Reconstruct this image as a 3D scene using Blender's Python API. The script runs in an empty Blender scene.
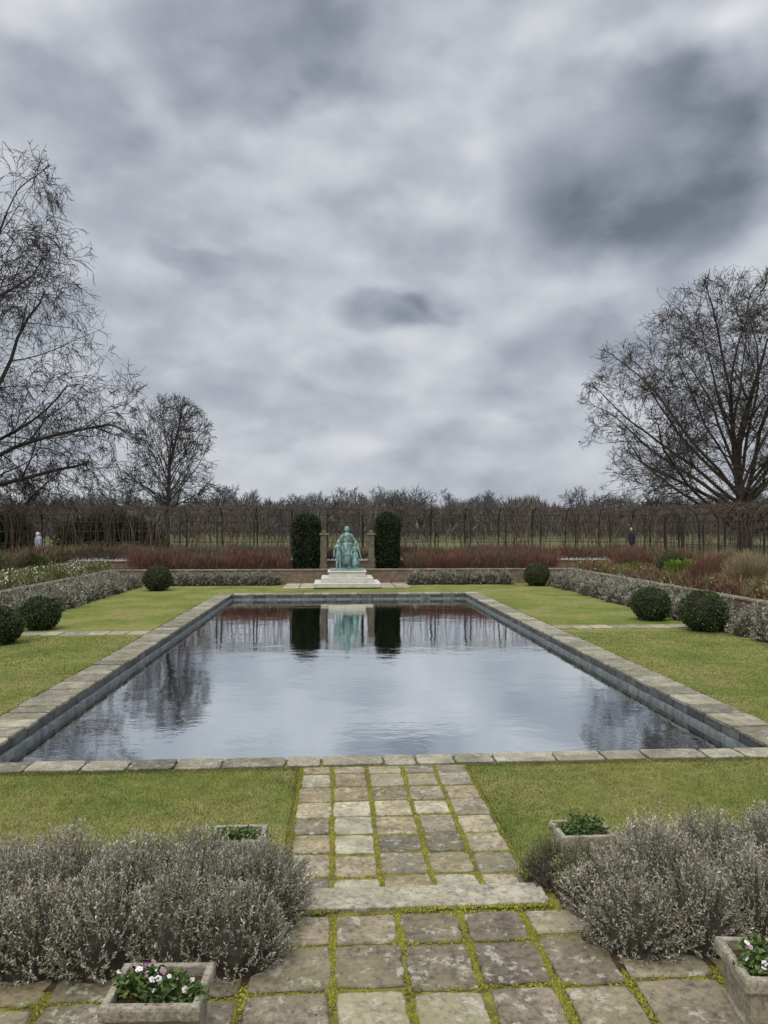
import bpy, bmesh, math, random
import numpy as np
from mathutils import Vector, Matrix
random.seed(7); RS=np.random.RandomState(11)
scene=bpy.context.scene
def lin(c):
    return tuple(((v/255.)/12.92 if v/255.<=.04045 else ((v/255.+.055)/1.055)**2.4) for v in c)
# ---------------------------------------------------------------- helpers
def link(o,parent=None):
    scene.collection.objects.link(o)
    if parent: o.parent=parent
    return o
def empty(name,loc=(0,0,0)):
    e=bpy.data.objects.new(name,None); e.location=loc; e.empty_display_size=.2
    return link(e)
def mesh_np(name,V,F,mat,C=None,parent=None,smooth=False):
    V=np.asarray(V,dtype=np.float32); F=np.asarray(F,dtype=np.int32)
    m=bpy.data.meshes.new(name)
    nf,k=F.shape
    m.vertices.add(len(V)); m.vertices.foreach_set('co',V.ravel())
    m.loops.add(nf*k); m.loops.foreach_set('vertex_index',F.ravel())
    m.polygons.add(nf)
    m.polygons.foreach_set('loop_start',np.arange(0,nf*k,k,dtype=np.int32))
    m.polygons.foreach_set('loop_total',np.full(nf,k,dtype=np.int32))
    if smooth: m.polygons.foreach_set('use_smooth',np.ones(nf,dtype=bool))
    m.update(calc_edges=True)
    if C is not None:
        a=m.color_attributes.new('Col','FLOAT_COLOR','POINT')
        cc=np.ones((len(V),4),dtype=np.float32); cc[:,:3]=C
        a.data.foreach_set('color',cc.ravel())
    m.materials.append(mat)
    return link(bpy.data.objects.new(name,m),parent)
def mesh_py(name,V,F,mat,C=None,parent=None,smooth=False):
    m=bpy.data.meshes.new(name); m.from_pydata([tuple(v) for v in V],[],F); m.update()
    if C is not None:
        a=m.color_attributes.new('Col','FLOAT_COLOR','POINT')
        cc=np.ones((len(V),4),dtype=np.float32); cc[:,:3]=np.array(C)
        a.data.foreach_set('color',cc.ravel())
    if smooth:
        for p in m.polygons: p.use_smooth=True
    m.materials.append(mat)
    return link(bpy.data.objects.new(name,m),parent)
def nrm(a): return a/np.maximum(np.linalg.norm(a,axis=-1,keepdims=True),1e-9)
def merge(parts):
    Vs=[];Fs=[];Cs=[];o=0
    for V,F,C in parts:
        Vs.append(V);Fs.append(F+o);Cs.append(C);o+=len(V)
    return np.vstack(Vs),np.vstack(Fs),np.vstack(Cs)
def diamonds(P,D,L,W,C,curl=0):
    n=len(P); D=nrm(D)
    S=nrm(np.cross(D,RS.normal(size=(n,3))))
    L=np.broadcast_to(np.asarray(L,float),(n,))[:,None]; W=np.broadcast_to(np.asarray(W,float),(n,))[:,None]
    V=np.empty((n,4,3)); V[:,0]=P; V[:,1]=P+D*L*.5+S*W*.5; V[:,2]=P+D*L; V[:,3]=P+D*L*.5-S*W*.5
    F=np.arange(n*4).reshape(n,4)
    C=np.broadcast_to(C,(n,3)); CC=np.repeat(C,4,axis=0)
    return V.reshape(-1,3),F,CC
def prisms(P0,P1,R0,R1,C,sides=3):
    n=len(P0); D=nrm(P1-P0)
    ref=np.where(np.abs(D[:,2:3])>.9,np.array([[1.,0,0]]),np.array([[0,0,1.]]))
    A=nrm(np.cross(D,ref)); B=np.cross(D,A)
    V=np.empty((n,2*sides,3))
    for k in range(sides):
        t=2*math.pi*k/sides; o=A*math.cos(t)+B*math.sin(t)
        V[:,k]=P0+o*R0[:,None]; V[:,k+sides]=P1+o*R1[:,None]
    F=[]
    b=(np.arange(n)*2*sides)[:,None]
    for k in range(sides):
        k2=(k+1)%sides
        F.append(b+np.array([[k,k2,k2+sides,k+sides]]))
    F=np.concatenate(F,axis=0)
    C=np.broadcast_to(C,(n,3)); CC=np.repeat(C,2*sides,axis=0)
    return V.reshape(-1,3),F,CC
# ---------------------------------------------------------------- materials
def newmat(name):
    m=bpy.data.materials.new(name); m.use_nodes=True
    nt=m.node_tree; b=nt.nodes['Principled BSDF']
    return m,nt,b
def N(nt,t,**kw):
    n=nt.nodes.new(t)
    for k,v in kw.items(): setattr(n,k,v)
    return n
def noise(nt,scale,detail=6,rough=.55,vec=None):
    n=N(nt,'ShaderNodeTexNoise'); n.inputs['Scale'].default_value=scale; n.inputs['Detail'].default_value=detail; n.inputs['Roughness'].default_value=rough
    if vec is None:
        vec=N(nt,'ShaderNodeTexCoord').outputs['Object']
    nt.links.new(vec,n.inputs['Vector'])
    return n
def ramp(nt,src,stops):
    r=N(nt,'ShaderNodeValToRGB'); e=r.color_ramp.elements
    while len(e)<len(stops): e.new(.5)
    for i,(p,c) in enumerate(stops):
        e[i].position=p; e[i].color=(*c,1) if len(c)==3 else c
    nt.links.new(src,r.inputs['Fac']); return r
def mix(nt,a,b,fac,bt='MIX'):
    n=N(nt,'ShaderNodeMix',data_type='RGBA',blend_type=bt)
    for s,v in ((n.inputs[6],a),(n.inputs[7],b),(n.inputs[0],fac)):
        if hasattr(v,'links') or hasattr(v,'is_linked'): nt.links.new(v,s)
        elif isinstance(v,(int,float)): s.default_value=v
        else: s.default_value=(*v,1)
    return n.outputs[2]
def bump(nt,b,h,strength,dist):
    bp=N(nt,'ShaderNodeBump'); bp.inputs['Strength'].default_value=strength; bp.inputs['Distance'].default_value=dist
    nt.links.new(h,bp.inputs['Height']); nt.links.new(bp.outputs[0],b.inputs['Normal']); return bp
def attr_mat(name,rough=.8,nscale=3,amt=.35):
    m,nt,b=newmat(name)
    a=N(nt,'ShaderNodeAttribute',attribute_name='Col')
    n=noise(nt,nscale,2)
    r=ramp(nt,n.outputs['Fac'],[(.25,(1-amt,)*3),(.75,(1+amt,)*3)])
    nt.links.new(mix(nt,a.outputs['Color'],r.outputs['Color'],1.,'MULTIPLY'),b.inputs['Base Color'])
    b.inputs['Roughness'].default_value=rough
    b.inputs['Specular IOR Level'].default_value=.2
    return m
M_leaf=attr_mat('leaf_foliage',.7,4,.25)
M_grass=attr_mat('grass_blades',.8,.9,.38)
M_twig=attr_mat('bark_twigs',.9,2,.25)
def stone_mat(name,moss=.3,lich=.5,scale=1.,mosscol=(95,100,35)):
    m,nt,b=newmat(name)
    a=N(nt,'ShaderNodeAttribute',attribute_name='Col')
    n1=noise(nt,3.5*scale,6,.65); n2=noise(nt,22*scale,6,.7); n3=noise(nt,1.3*scale,4,.6); n4=noise(nt,70*scale,3,.6)
    r1=ramp(nt,n1.outputs['Fac'],[(.3,(.55,.55,.56)),(.5,(.95,.93,.9)),(.72,(1.3,1.28,1.22))])
    c=mix(nt,a.outputs['Color'],r1.outputs['Color'],1.,'MULTIPLY')
    r2=ramp(nt,n2.outputs['Fac'],[(.36,(.45,.45,.45)),(.52,(1,1,1)),(.7,(1.3,1.3,1.25))])
    c=mix(nt,c,r2.outputs['Color'],.9,'MULTIPLY')
    v=N(nt,'ShaderNodeTexNoise'); v.inputs['Scale'].default_value=9*scale; v.inputs['Detail'].default_value=7; v.inputs['Roughness'].default_value=.75
    tc=N(nt,'ShaderNodeTexCoord'); nt.links.new(tc.outputs['Object'],v.inputs['Vector'])
    rl=ramp(nt,v.outputs['Fac'],[(.55,(0,0,0)),(.61,(lich,)*3)])
    c=mix(nt,c,lin((190,186,168)),rl.outputs['Color'])
    rm=ramp(nt,n3.outputs['Fac'],[(.45,(0,0,0)),(.66,(moss,)*3)])
    mm=N(nt,'ShaderNodeMath',operation='MULTIPLY'); nt.links.new(rm.outputs['Color'],mm.inputs[0])
    rk=ramp(nt,n2.outputs['Fac'],[(.42,(0,0,0)),(.56,(1.,)*3)]); nt.links.new(rk.outputs['Color'],mm.inputs[1])
    c=mix(nt,c,lin(mosscol),mm.outputs[0])
    nt.links.new(c,b.inputs['Base Color']); b.inputs['Roughness'].default_value=.88; b.inputs['Specular IOR Level'].default_value=.25
    ad=N(nt,'ShaderNodeMath',operation='ADD'); nt.links.new(n2.outputs['Fac'],ad.inputs[0]); nt.links.new(n4.outputs['Fac'],ad.inputs[1])
    bump(nt,b,ad.outputs[0],.6,.014)
    return m
M_slab=stone_mat('york_stone',.5,.6)
M_coping=stone_mat('coping_stone',.7,.5,1.2,(92,92,52))
M_trough=stone_mat('weathered_stone',.45,.5,2.)
def simple_mat(name,c1,c2,scale,rough=.85,bs=.3,bd=.02,detail=5,spec=.25):
    m,nt,b=newmat(name); n=noise(nt,scale,detail,.65)
    r=ramp(nt,n.outputs['Fac'],[(.3,lin(c1)),(.7,lin(c2))]); nt.links.new(r.outputs['Color'],b.inputs['Base Color'])
    b.inputs['Roughness'].default_value=rough; b.inputs['Specular IOR Level'].default_value=spec
    if bs: bump(nt,b,n.outputs['Fac'],bs,bd)
    return m
M_soil=simple_mat('soil',(52,40,30),(92,74,56),14,spec=.05)
M_mossbed=simple_mat('moss_joint',(66,58,40),(138,134,48),7)
M_white=simple_mat('portland_stone',(180,174,160),(212,207,196),3,.7,.15)
M_gndm=simple_mat('park_grass',(84,86,58),(108,106,72),.3,spec=.05)
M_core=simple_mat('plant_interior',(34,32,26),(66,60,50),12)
def lawn_material():
    m,nt,b=newmat('lawn_grass')
    n1=noise(nt,.5,6,.65); n2=noise(nt,5,6,.7); n3=noise(nt,90,3,.6)
    r1=ramp(nt,n1.outputs['Fac'],[(.3,lin((96,108,52))),(.46,lin((116,122,60))),(.58,lin((136,132,78))),(.7,lin((130,118,78)))])
    r2=ramp(nt,n2.outputs['Fac'],[(.32,(.68,.72,.68)),(.6,(1.1,1.1,1.1))])
    r3=ramp(nt,n3.outputs['Fac'],[(.3,(.6,.6,.6)),(.7,(1.3,1.3,1.25))])
    c=mix(nt,r1.outputs['Color'],r2.outputs['Color'],1.,'MULTIPLY'); c=mix(nt,c,r3.outputs['Color'],.8,'MULTIPLY')
    nt.links.new(c,b.inputs['Base Color']); b.inputs['Roughness'].default_value=.9; b.inputs['Specular IOR Level'].default_value=.1
    bump(nt,b,n3.outputs['Fac'],.6,.03)
    return m
M_lawn=lawn_material()
def water_material():
    m,nt,b=newmat('pond_water')
    b.inputs['Base Color'].default_value=(.76,.80,.81,1); b.inputs['Roughness'].default_value=.03; b.inputs['Metallic'].default_value=1.
    tc=N(nt,'ShaderNodeTexCoord'); mp=N(nt,'ShaderNodeMapping'); nt.links.new(tc.outputs['Object'],mp.inputs[0]); mp.inputs['Scale'].default_value=(1.,1.4,1)
    n1=noise(nt,.9,3,.5,mp.outputs[0]); n2=noise(nt,8,3,.5,mp.outputs[0])
    ml=N(nt,'ShaderNodeMath',operation='MULTIPLY_ADD'); nt.links.new(n2.outputs['Fac'],ml.inputs[0]); ml.inputs[1].default_value=.14; nt.links.new(n1.outputs['Fac'],ml.inputs[2])
    bump(nt,b,ml.outputs[0],.07,.09)
    return m
M_water=water_material()
def brick_material(name,c1,c2,mortar,sc=1):
    m,nt,b=newmat(name)
    tc=N(nt,'ShaderNodeTexCoord')
    sx=N(nt,'ShaderNodeSeparateXYZ'); nt.links.new(tc.outputs['Object'],sx.inputs[0])
    ad=N(nt,'ShaderNodeMath',operation='ADD'); nt.links.new(sx.outputs[0],ad.inputs[0]); nt.links.new(sx.outputs[1],ad.inputs[1])
    cb=N(nt,'ShaderNodeCombineXYZ'); nt.links.new(ad.outputs[0],cb.inputs[0]); nt.links.new(sx.outputs[2],cb.inputs[1])
    br=N(nt,'ShaderNodeTexBrick'); nt.links.new(cb.outputs[0],br.inputs['Vector'])
    br.inputs['Scale'].default_value=1*sc; br.inputs['Brick Width'].default_value=.24; br.inputs['Row Height'].default_value=.075; br.inputs['Mortar Size'].default_value=.008
    br.inputs['Color1'].default_value=(*lin(c1),1); br.inputs['Color2'].default_value=(*lin(c2),1); br.inputs['Mortar'].default_value=(*lin(mortar),1)
    n=noise(nt,4,6,.7); r=ramp(nt,n.outputs['Fac'],[(.3,(.55,)*3),(.7,(1.25,)*3)])
    nt.links.new(mix(nt,br.outputs['Color'],r.outputs['Color'],1.,'MULTIPLY'),b.inputs['Base Color'])
    b.inputs['Roughness'].default_value=.9
    return m
M_brick=brick_material('old_brick',(112,92,76),(134,112,90),(128,118,102))
M_poolwall=brick_material('pool_lining',(66,70,70),(102,104,100),(42,44,44),.45)
# ---------------------------------------------------------------- terrain
PX0,PX1,PY0,PY1=-4.62,5.95,9.7,33.5
GX0,GX1,GY0,GY1=-11.6,12.9,1.9,40.
CX=.63
def ring_mesh(name,inner,outer,z,zlow,mtop,mside=None):
    (a,b,c,d),(A,B,Cc,Dd)=inner,outer
    V=[(a,c,z),(b,c,z),(b,d,z),(a,d,z),(A,Cc,z),(B,Cc,z),(B,Dd,z),(A,Dd,z)]
    F=[(4,5,1,0),(5,6,2,1),(6,7,3,2),(7,4,0,3)]
    return mesh_py(name,V,F,mtop)
ring_mesh('lawn',(PX0-.02,PX1+.02,PY0-.02,PY1+.02),(GX0-.05,GX1+.05,5.9,GY1+.05),0,0,M_lawn)
R1i=(GX0,GX1,GY0,GY1); R1o=(-14.2,15.5,.6,43.)
R2o=(-16.6,17.9,-.8,45.2)
ring_mesh('flower_bed_soil',R1i,R1o,.72,0,M_soil)
ring_mesh('flower_bed_soil',R1o,R2o,1.02,.7,M_soil)
ring_mesh('ground',R2o,(-3000,3000,-3000,3000),1.3,1,M_gndm)
ring_mesh('gravel_path',(-16.62,17.92,-.82,45.22),(-19,20.3,-3,46.6),1.305,1,simple_mat('gravel',(98,88,74),(124,114,98),30,spec=.0))
def box(V,F,x0,x1,y0,y1,z0,z1):
    o=len(V)
    V+= [(x0,y0,z0),(x1,y0,z0),(x1,y1,z0),(x0,y1,z0),(x0,y0,z1),(x1,y0,z1),(x1,y1,z1),(x0,y1,z1)]
    F+= [(o,o+3,o+2,o+1),(o+4,o+5,o+6,o+7),(o,o+1,o+5,o+4),(o+1,o+2,o+6,o+5),(o+2,o+3,o+7,o+6),(o+3,o,o+4,o+7)]
def wall_ring(r,z0,z1,copc):
    a,b,c,d=r; w=.3
    e=empty('retaining_wall')
    V=[];F=[]
    box(V,F,a-w,a,c-w,d+w,z0-.3,z1); box(V,F,b,b+w,c-w,d+w,z0-.3,z1); box(V,F,a,b,d,d+w,z0-.3,z1); box(V,F,a,b,c-w,c,z0-.3,z1)
    mesh_py('brickwork',V,F,M_brick,parent=e)
    V=[];F=[];C=[]
    def cop(x0,x1,y0,y1,alongx):
        L=(x1-x0) if alongx else (y1-y0); t=0
        while t<L-.05:
            l=min(random.uniform(.5,.9),L-t); dz=random.uniform(-.006,.006)
            if alongx: box(V,F,x0+t+.005,x0+t+l-.005,y0,y1,z1+.003,z1+.065+dz)
            else: box(V,F,x0,x1,y0+t+.005,y0+t+l-.005,z1+.003,z1+.065+dz)
            k=random.uniform(.8,1.1); C.extend([[v*k for v in lin(copc)]]*8); t+=l
    cop(a-w-.03,a+.04,c-w,d+w,False); cop(b-.04,b+w+.03,c-w,d+w,False); cop(a+.05,b-.05,d-.04,d+w+.03,True); cop(a+.05,b-.05,c-w-.03,c+.04,True)
    mesh_py('coping_stones',V,F,M_slab,C,parent=e)
wall_ring(R1i,0,.72,(158,148,128)); wall_ring(R1o,.72,1.06,(136,118,98))
# pool
V=[(PX0,PY0,.0),(PX1,PY0,.0),(PX1,PY1,.0),(PX0,PY1,.0),(PX0,PY0,-1.2),(PX1,PY0,-1.2),(PX1,PY1,-1.2),(PX0,PY1,-1.2)]
pool=empty('pool_basin')
mesh_py('lining',V,[(0,1,5,4),(1,2,6,5),(2,3,7,6),(3,0,4,7),(4,5,6,7)],M_poolwall,parent=pool)
V=[];F=[]
lw=.07
box(V,F,PX0+.002,PX0+lw,PY0+.002,PY1-.002,-.5,-.15); box(V,F,PX1-lw,PX1-.002,PY0+.002,PY1-.002,-.5,-.15)
box(V,F,PX0+lw+.002,PX1-lw-.002,PY1-lw,PY1-.002,-.5,-.152); box(V,F,PX0+lw+.002,PX1-lw-.002,PY0+.002,PY0+lw,-.5,-.152)
mesh_py('ledge',V,F,simple_mat('lead_ledge',(70,74,76),(130,132,128),6),parent=pool)
mesh_py('water',[(PX0+.01,PY0+.01,-.21),(PX1-.01,PY0+.01,-.21),(PX1-.01,PY1-.01,-.21),(PX0+.01,PY1-.01,-.21)],[(0,1,2,3)],M_water)
# ---------------------------------------------------------------- slabs
def slab_mesh(name,rects,mat,cols,gap=.012,jit=.006,thick=.05):
    V=[];F=[];C=[]
    for (x0,x1,y0,y1,z) in rects:
        c=random.choice(cols); k=random.uniform(.8,1.18); c=[v*k for v in lin(c)]
        g=gap*random.uniform(.6,1.7); x0+=g;x1-=g;y0+=g;y1-=g
        tx,ty=random.uniform(-.008,.008),random.uniform(-.008,.008); dz=random.uniform(-.005,.005)
        n=5; pts=[]
        for s in range(n): pts.append((x0+(x1-x0)*s/n,y0))
        for s in range(n): pts.append((x1,y0+(y1-y0)*s/n))
        for s in range(n): pts.append((x1-(x1-x0)*s/n,y1))
        for s in range(n): pts.append((x0,y1-(y1-y0)*s/n))
        cx,cy=(x0+x1)/2,(y0+y1)/2; m=len(pts); o=len(V)
        P=[]
        for i,(x,y) in enumerate(pts):
            f=random.uniform(.93,.985) if i%n==0 else 1
            P.append((cx+(x-cx)*f+random.uniform(-jit,jit),cy+(y-cy)*f+random.uniform(-jit,jit)))
        def zz(x,y): return z+dz+(x-cx)*tx+(y-cy)*ty
        for (x,y) in P: V.append((x,y,z-thick))
        for (x,y) in P: V.append((x,y,zz(x,y)-.009))
        for (x,y) in P:
            ins=.012; dx=x-cx; dy=y-cy
            V.append((cx+dx-math.copysign(min(ins,abs(dx)*.2),dx),cy+dy-math.copysign(min(ins,abs(dy)*.2),dy),zz(x,y)))
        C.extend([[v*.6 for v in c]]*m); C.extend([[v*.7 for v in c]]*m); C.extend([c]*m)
        for i in range(m):
            j=(i+1)%m
            F.append((o+i,o+j,o+m+j,o+m+i)); F.append((o+m+i,o+m+j,o+2*m+j,o+2*m+i))
        F.append(tuple(o+2*m+i for i in range(m)))
    return mesh_py(name,V,F,mat,C)
cols=[(154,143,120),(140,131,112),(166,154,129),(128,119,103),(150,136,109),(162,153,134)]
rc=[]
def run(a,b,lo,hi):
    out=[a]
    while out[-1]<b-lo*1.3: out.append(out[-1]+random.uniform(lo,hi))
    out[-1]=b if b-out[-1]<lo*.5 else out[-1]
    if out[-1]!=b: out.append(b)
    return out
for side in (0,1):
    ys=run(PY0,PY1,.4,.8)
    for i in range(len(ys)-1):
        if side==0: rc.append((PX0-.66,PX0+.04,ys[i],ys[i+1],.035))
        else: rc.append((PX1-.04,PX1+.66,ys[i],ys[i+1],.035))
xs=run(PX0-.66,PX1+.66,.4,.85)
for i in range(len(xs)-1):
    rc.append((xs[i],xs[i+1],PY0-.36+random.uniform(-.02,.02),PY0+.04,.035)); rc.append((xs[i],xs[i+1],PY1-.04,PY1+.6,.035))
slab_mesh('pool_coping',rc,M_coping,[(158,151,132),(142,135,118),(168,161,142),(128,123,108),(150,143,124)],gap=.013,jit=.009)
pc=[-.41,-.02,.40,.84,1.24,1.64]
rows=[5.93]
while rows[-1]<9.33-.3: rows.append(rows[-1]+random.uniform(.38,.47))
rows[-1]=9.33
rp=[]
for j in range(5):
    off=0
    for i in range(len(rows)-1):
        a=rows[i]+off; off=random.uniform(-.03,.03) if i<len(rows)-2 else 0
        rp.append((pc[j]+random.uniform(-.01,.01),pc[j+1],a,rows[i+1]+off,.022))
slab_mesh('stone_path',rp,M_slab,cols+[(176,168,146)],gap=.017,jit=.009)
rx=[]
for (a,b,yy) in ((GX0+1.3,PX0-.67,21.2),(PX1+.67,GX1-1.3,21.6)):
    q=run(a,b,.5,.9)
    for i in range(len(q)-1): rx.append((q[i],q[i+1],yy,yy+.75,.02))
slab_mesh('cross_path',rx,M_slab,[(170,160,136),(158,150,130)])
pcol=[-4.7,-4.1,-3.5,-2.9,-2.35,-1.75,-1.15,-.56,-.01,.465,.92,1.39,1.86,2.45,3.05,3.6,4.2,4.8,5.4]
prow=[2.6,3.1,3.6,4.1,4.62,5.14,5.53]
ra=[]
for j in range(len(pcol)-1):
    off=0
    for i in range(len(prow)-1):
        inpath=(-.56<=pcol[j]<1.8)
        if not inpath and prow[i]>4.7: continue
        a=prow[i]+off; off=random.uniform(-.035,.035) if i<len(prow)-2 else 0
        ra.append((pcol[j]+random.uniform(-.012,.012),pcol[j+1],a,prow[i+1]+off,.15))
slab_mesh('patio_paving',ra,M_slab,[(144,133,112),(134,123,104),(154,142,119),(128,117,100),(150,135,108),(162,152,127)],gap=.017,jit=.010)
slab_mesh('stone_step',[(-.42,1.66,5.57,5.93,.165)],M_slab,[(184,176,154)],thick=.17)
mesh_py('patio_ground',[(GX0,GY0,.132),(GX1,GY0,.132),(GX1,5.9,.132),(GX0,5.9,.132),(GX0,5.9,-.02),(GX1,5.9,-.02)],[(0,1,2,3),(3,2,5,4)],M_mossbed)
mesh_py('path_ground',[(-.43,5.9,.009),(1.66,5.9,.009),(1.66,9.34,.009),(-.43,9.34,.009)],[(0,1,2,3)],M_mossbed)
V=[];F=[]
box(V,F,-4.9,-.44,4.74,6.05,.0,.145); box(V,F,1.72,5.8,4.74,6.05,.0,.145)
mesh_py('planting_bed_soil',V,F,M_soil)
Pm=[]
def joint(x0,y0,x1,y1,z,dens):
    L=math.hypot(x1-x0,y1-y0); n=int(L*dens)
    ph=random.uniform(0,10)
    for _ in range(n):
        t=random.random()
        q=math.sin(t*L*3.1+ph)+math.sin(t*L*7.7+ph*2)+.6*math.sin(t*L*17+ph)
        if q< random.uniform(-1.6,.9): continue
        w=random.gauss(0,.011+.007*max(q,0))
        dx,dy=(x1-x0)/L,(y1-y0)/L
        Pm.append((x0+dx*t*L-dy*w,y0+dy*t*L+dx*w,z-abs(w)*.12))
for x in pc: joint(x,5.93,x,9.3,.016,800 if x in (pc[1],pc[3],pc[4]) else 420)
for y in rows[1:]: joint(pc[0],y,pc[-1],y,.014,170)
for x in pcol: joint(x,3.6,x,(5.53 if -.1<x<1.5 else 4.74),.146,1500 if -.1<x<1.5 else 350)
for y in prow[2:]:
    joint(-.56,y,1.86,y,.143,260)
    if y<4.7: joint(-3.5,y,-.56,y,.143,160); joint(1.86,y,4.2,y,.143,160)
joint(-.42,5.56,1.66,5.56,.16,500)
Pm=np.array(Pm); n=len(Pm)
r=RS.uniform(.004,.012,n); h=RS.uniform(.004,.013,n)
V=np.empty((n,9,3)); ang=RS.uniform(0,6,n)
for k in range(8):
    rr=r*(1.0 if k%2==0 else .8)
    V[:,k]=Pm+np.stack([np.cos(ang+k*math.pi/4)*rr,np.sin(ang+k*math.pi/4)*rr,-.004*np.ones(n)],1)
V[:,8]=Pm+np.stack([0*h,0*h,h],1)
b=(np.arange(n)*9)[:,None]
F=np.concatenate([b+np.array([[k,(k+1)%8,8]]) for k in range(8)])
mc=np.array([lin((120,124,34)),lin((146,140,40)),lin((94,102,34)),lin((116,100,50))])[RS.randint(0,4,n)]*RS.uniform(.7,1.1,(n,1))
mesh_np('moss',V.reshape(-1,3),F,M_leaf,np.repeat(mc,9,axis=0),smooth=True)
# ---------------------------------------------------------------- grass blades
def grass(regions,hmin,hmax,w):
    P=[]
    for (x0,x1,y0,y1,d) in regions:
        k=int((x1-x0)*(y1-y0)*d); P.append(np.stack([RS.uniform(x0,x1,k),RS.uniform(y0,y1,k),np.zeros(k)],1))
    P=np.vstack(P); n=len(P)
    D=nrm(np.stack([RS.normal(0,.55,n),RS.normal(0,.55,n),np.ones(n)],1)); S=nrm(np.cross(D,RS.normal(size=(n,3))))
    L=RS.uniform(hmin,hmax,n)[:,None]
    V=np.empty((n,3,3)); V[:,0]=P-S*w; V[:,1]=P+S*w; V[:,2]=P+D*L
    pal=np.array([lin((106,117,56)),lin((126,131,64)),lin((148,142,86)),lin((90,103,50)),lin((162,149,108))])
    pat=.5+.5*np.sin(P[:,0]*1.7+np.sin(P[:,1]*2.3)*1.5)*np.sin(P[:,1]*1.3+P[:,0]*.6)
    c=pal[RS.choice(5,n,p=[.3,.27,.18,.14,.11])]*RS.uniform(.75,1.2,(n,1))
    c=c*(.83+.25*pat[:,None])
    c=c*(1+np.array([.28,.06,.0])*(pat[:,None]>.70)*RS.uniform(0,1,(n,1)))
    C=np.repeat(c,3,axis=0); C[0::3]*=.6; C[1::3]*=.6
    return V.reshape(-1,3),np.arange(n*3).reshape(n,3),C
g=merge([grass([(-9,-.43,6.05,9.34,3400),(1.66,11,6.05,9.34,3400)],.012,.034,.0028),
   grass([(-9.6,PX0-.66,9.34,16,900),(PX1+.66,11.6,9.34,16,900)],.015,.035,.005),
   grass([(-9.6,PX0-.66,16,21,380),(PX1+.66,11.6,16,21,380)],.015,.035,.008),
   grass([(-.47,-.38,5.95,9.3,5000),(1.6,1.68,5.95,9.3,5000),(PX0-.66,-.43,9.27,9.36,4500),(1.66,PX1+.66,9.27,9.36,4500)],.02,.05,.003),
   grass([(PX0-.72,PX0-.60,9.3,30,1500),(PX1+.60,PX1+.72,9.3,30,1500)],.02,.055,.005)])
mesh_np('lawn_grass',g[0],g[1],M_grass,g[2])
# ---------------------------------------------------------------- lavender
def lavender(plants,nsp,nlf,leafL,leafW,stemW,pal,name,parent=None,frac=.55,updir=.35):
    parts=[]; core=[]
    pal=np.array([lin(c) for c in pal])
    for (cx,cy,z,a,h) in plants:
        n=nsp
        tint=random.uniform(.85,1.12)
        th=RS.uniform(0,2*math.pi,n); u=RS.uniform(0,1,n)
        ph=np.arccos(1-u*.95)
        sx=np.sin(ph)*np.cos(th); sy=np.sin(ph)*np.sin(th); sz=np.cos(ph)
        lump=1+.10*np.sin(th*3+cx*9)*np.sin(ph*4+cy*5)+RS.normal(0,.05,n)
        tip=np.stack([cx+sx*a*lump,cy+sy*a*lump,z+.05+sz*h*lump],1)
        base=np.stack([cx+sx*a*.25,cy+sy*a*.25,z+.02+sz*h*.2],1)
        D=tip-base; Ln=np.linalg.norm(D,axis=1)
        D=nrm(D)+np.array([0,0,updir]); D=nrm(D)
        base=tip-D*(Ln*frac)[:,None]
        c0=pal[RS.randint(0,len(pal),n)]*RS.uniform(.75,1.2,(n,1))*tint
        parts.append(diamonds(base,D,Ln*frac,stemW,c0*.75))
        for k in range(nlf):
            t=.2+.8*(k+RS.uniform(0,1,n))/nlf
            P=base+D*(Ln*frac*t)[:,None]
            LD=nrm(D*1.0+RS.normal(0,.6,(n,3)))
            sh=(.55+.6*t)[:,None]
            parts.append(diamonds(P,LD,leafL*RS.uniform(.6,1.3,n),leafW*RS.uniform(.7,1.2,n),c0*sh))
        core.append((cx,cy,z,a,h))
    V,F,C=merge(parts)
    e=parent or empty(name)
    mesh_np('sprigs',V,F,M_leaf,C,parent=e)
    bm=bmesh.new()
    for (cx,cy,z,a,h) in core:
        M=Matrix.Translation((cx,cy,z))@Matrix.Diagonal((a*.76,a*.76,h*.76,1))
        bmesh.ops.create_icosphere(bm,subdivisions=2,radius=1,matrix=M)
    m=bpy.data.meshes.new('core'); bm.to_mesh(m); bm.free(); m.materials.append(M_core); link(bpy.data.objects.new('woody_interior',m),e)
    return e
LPAL=[(166,160,142),(150,146,124),(176,170,156),(138,136,110),(158,146,128),(130,126,104)]
pl=[]
for i in range(8):
    for j,(yy,hh) in enumerate(((5.08,.50),(5.45,.58),(5.8,.54))):
        if i==7: hh*=.88
        pl.append((-3.83+i*.46+random.uniform(-.06,.06),yy+random.uniform(-.05,.05),.12,random.uniform(.36,.42),hh*random.uniform(.92,1.06)))
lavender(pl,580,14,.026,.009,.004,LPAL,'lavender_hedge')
pl=[]
for i in range(7):
    for j,(yy,hh) in enumerate(((5.12,.46),(5.45,.54),(5.8,.52))):
        if i==0 and j==2: continue
        s=.8 if i==0 else 1
        pl.append((2.05+i*.47+random.uniform(-.06,.06),yy+random.uniform(-.05,.05),.12,random.uniform(.35,.41),s*hh*random.uniform(.9,1.1)))
pl.append((4.3,6.2,.1,.5,.74)); pl.append((3.9,6.1,.1,.45,.6))
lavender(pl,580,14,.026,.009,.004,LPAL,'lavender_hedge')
lavender([(1.74,6.0,.05,.24,.36),(1.98,5.75,.1,.27,.38)],340,13,.028,.007,.004,[(118,118,82),(132,126,100),(104,104,70)],'lavender_bush')
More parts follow.
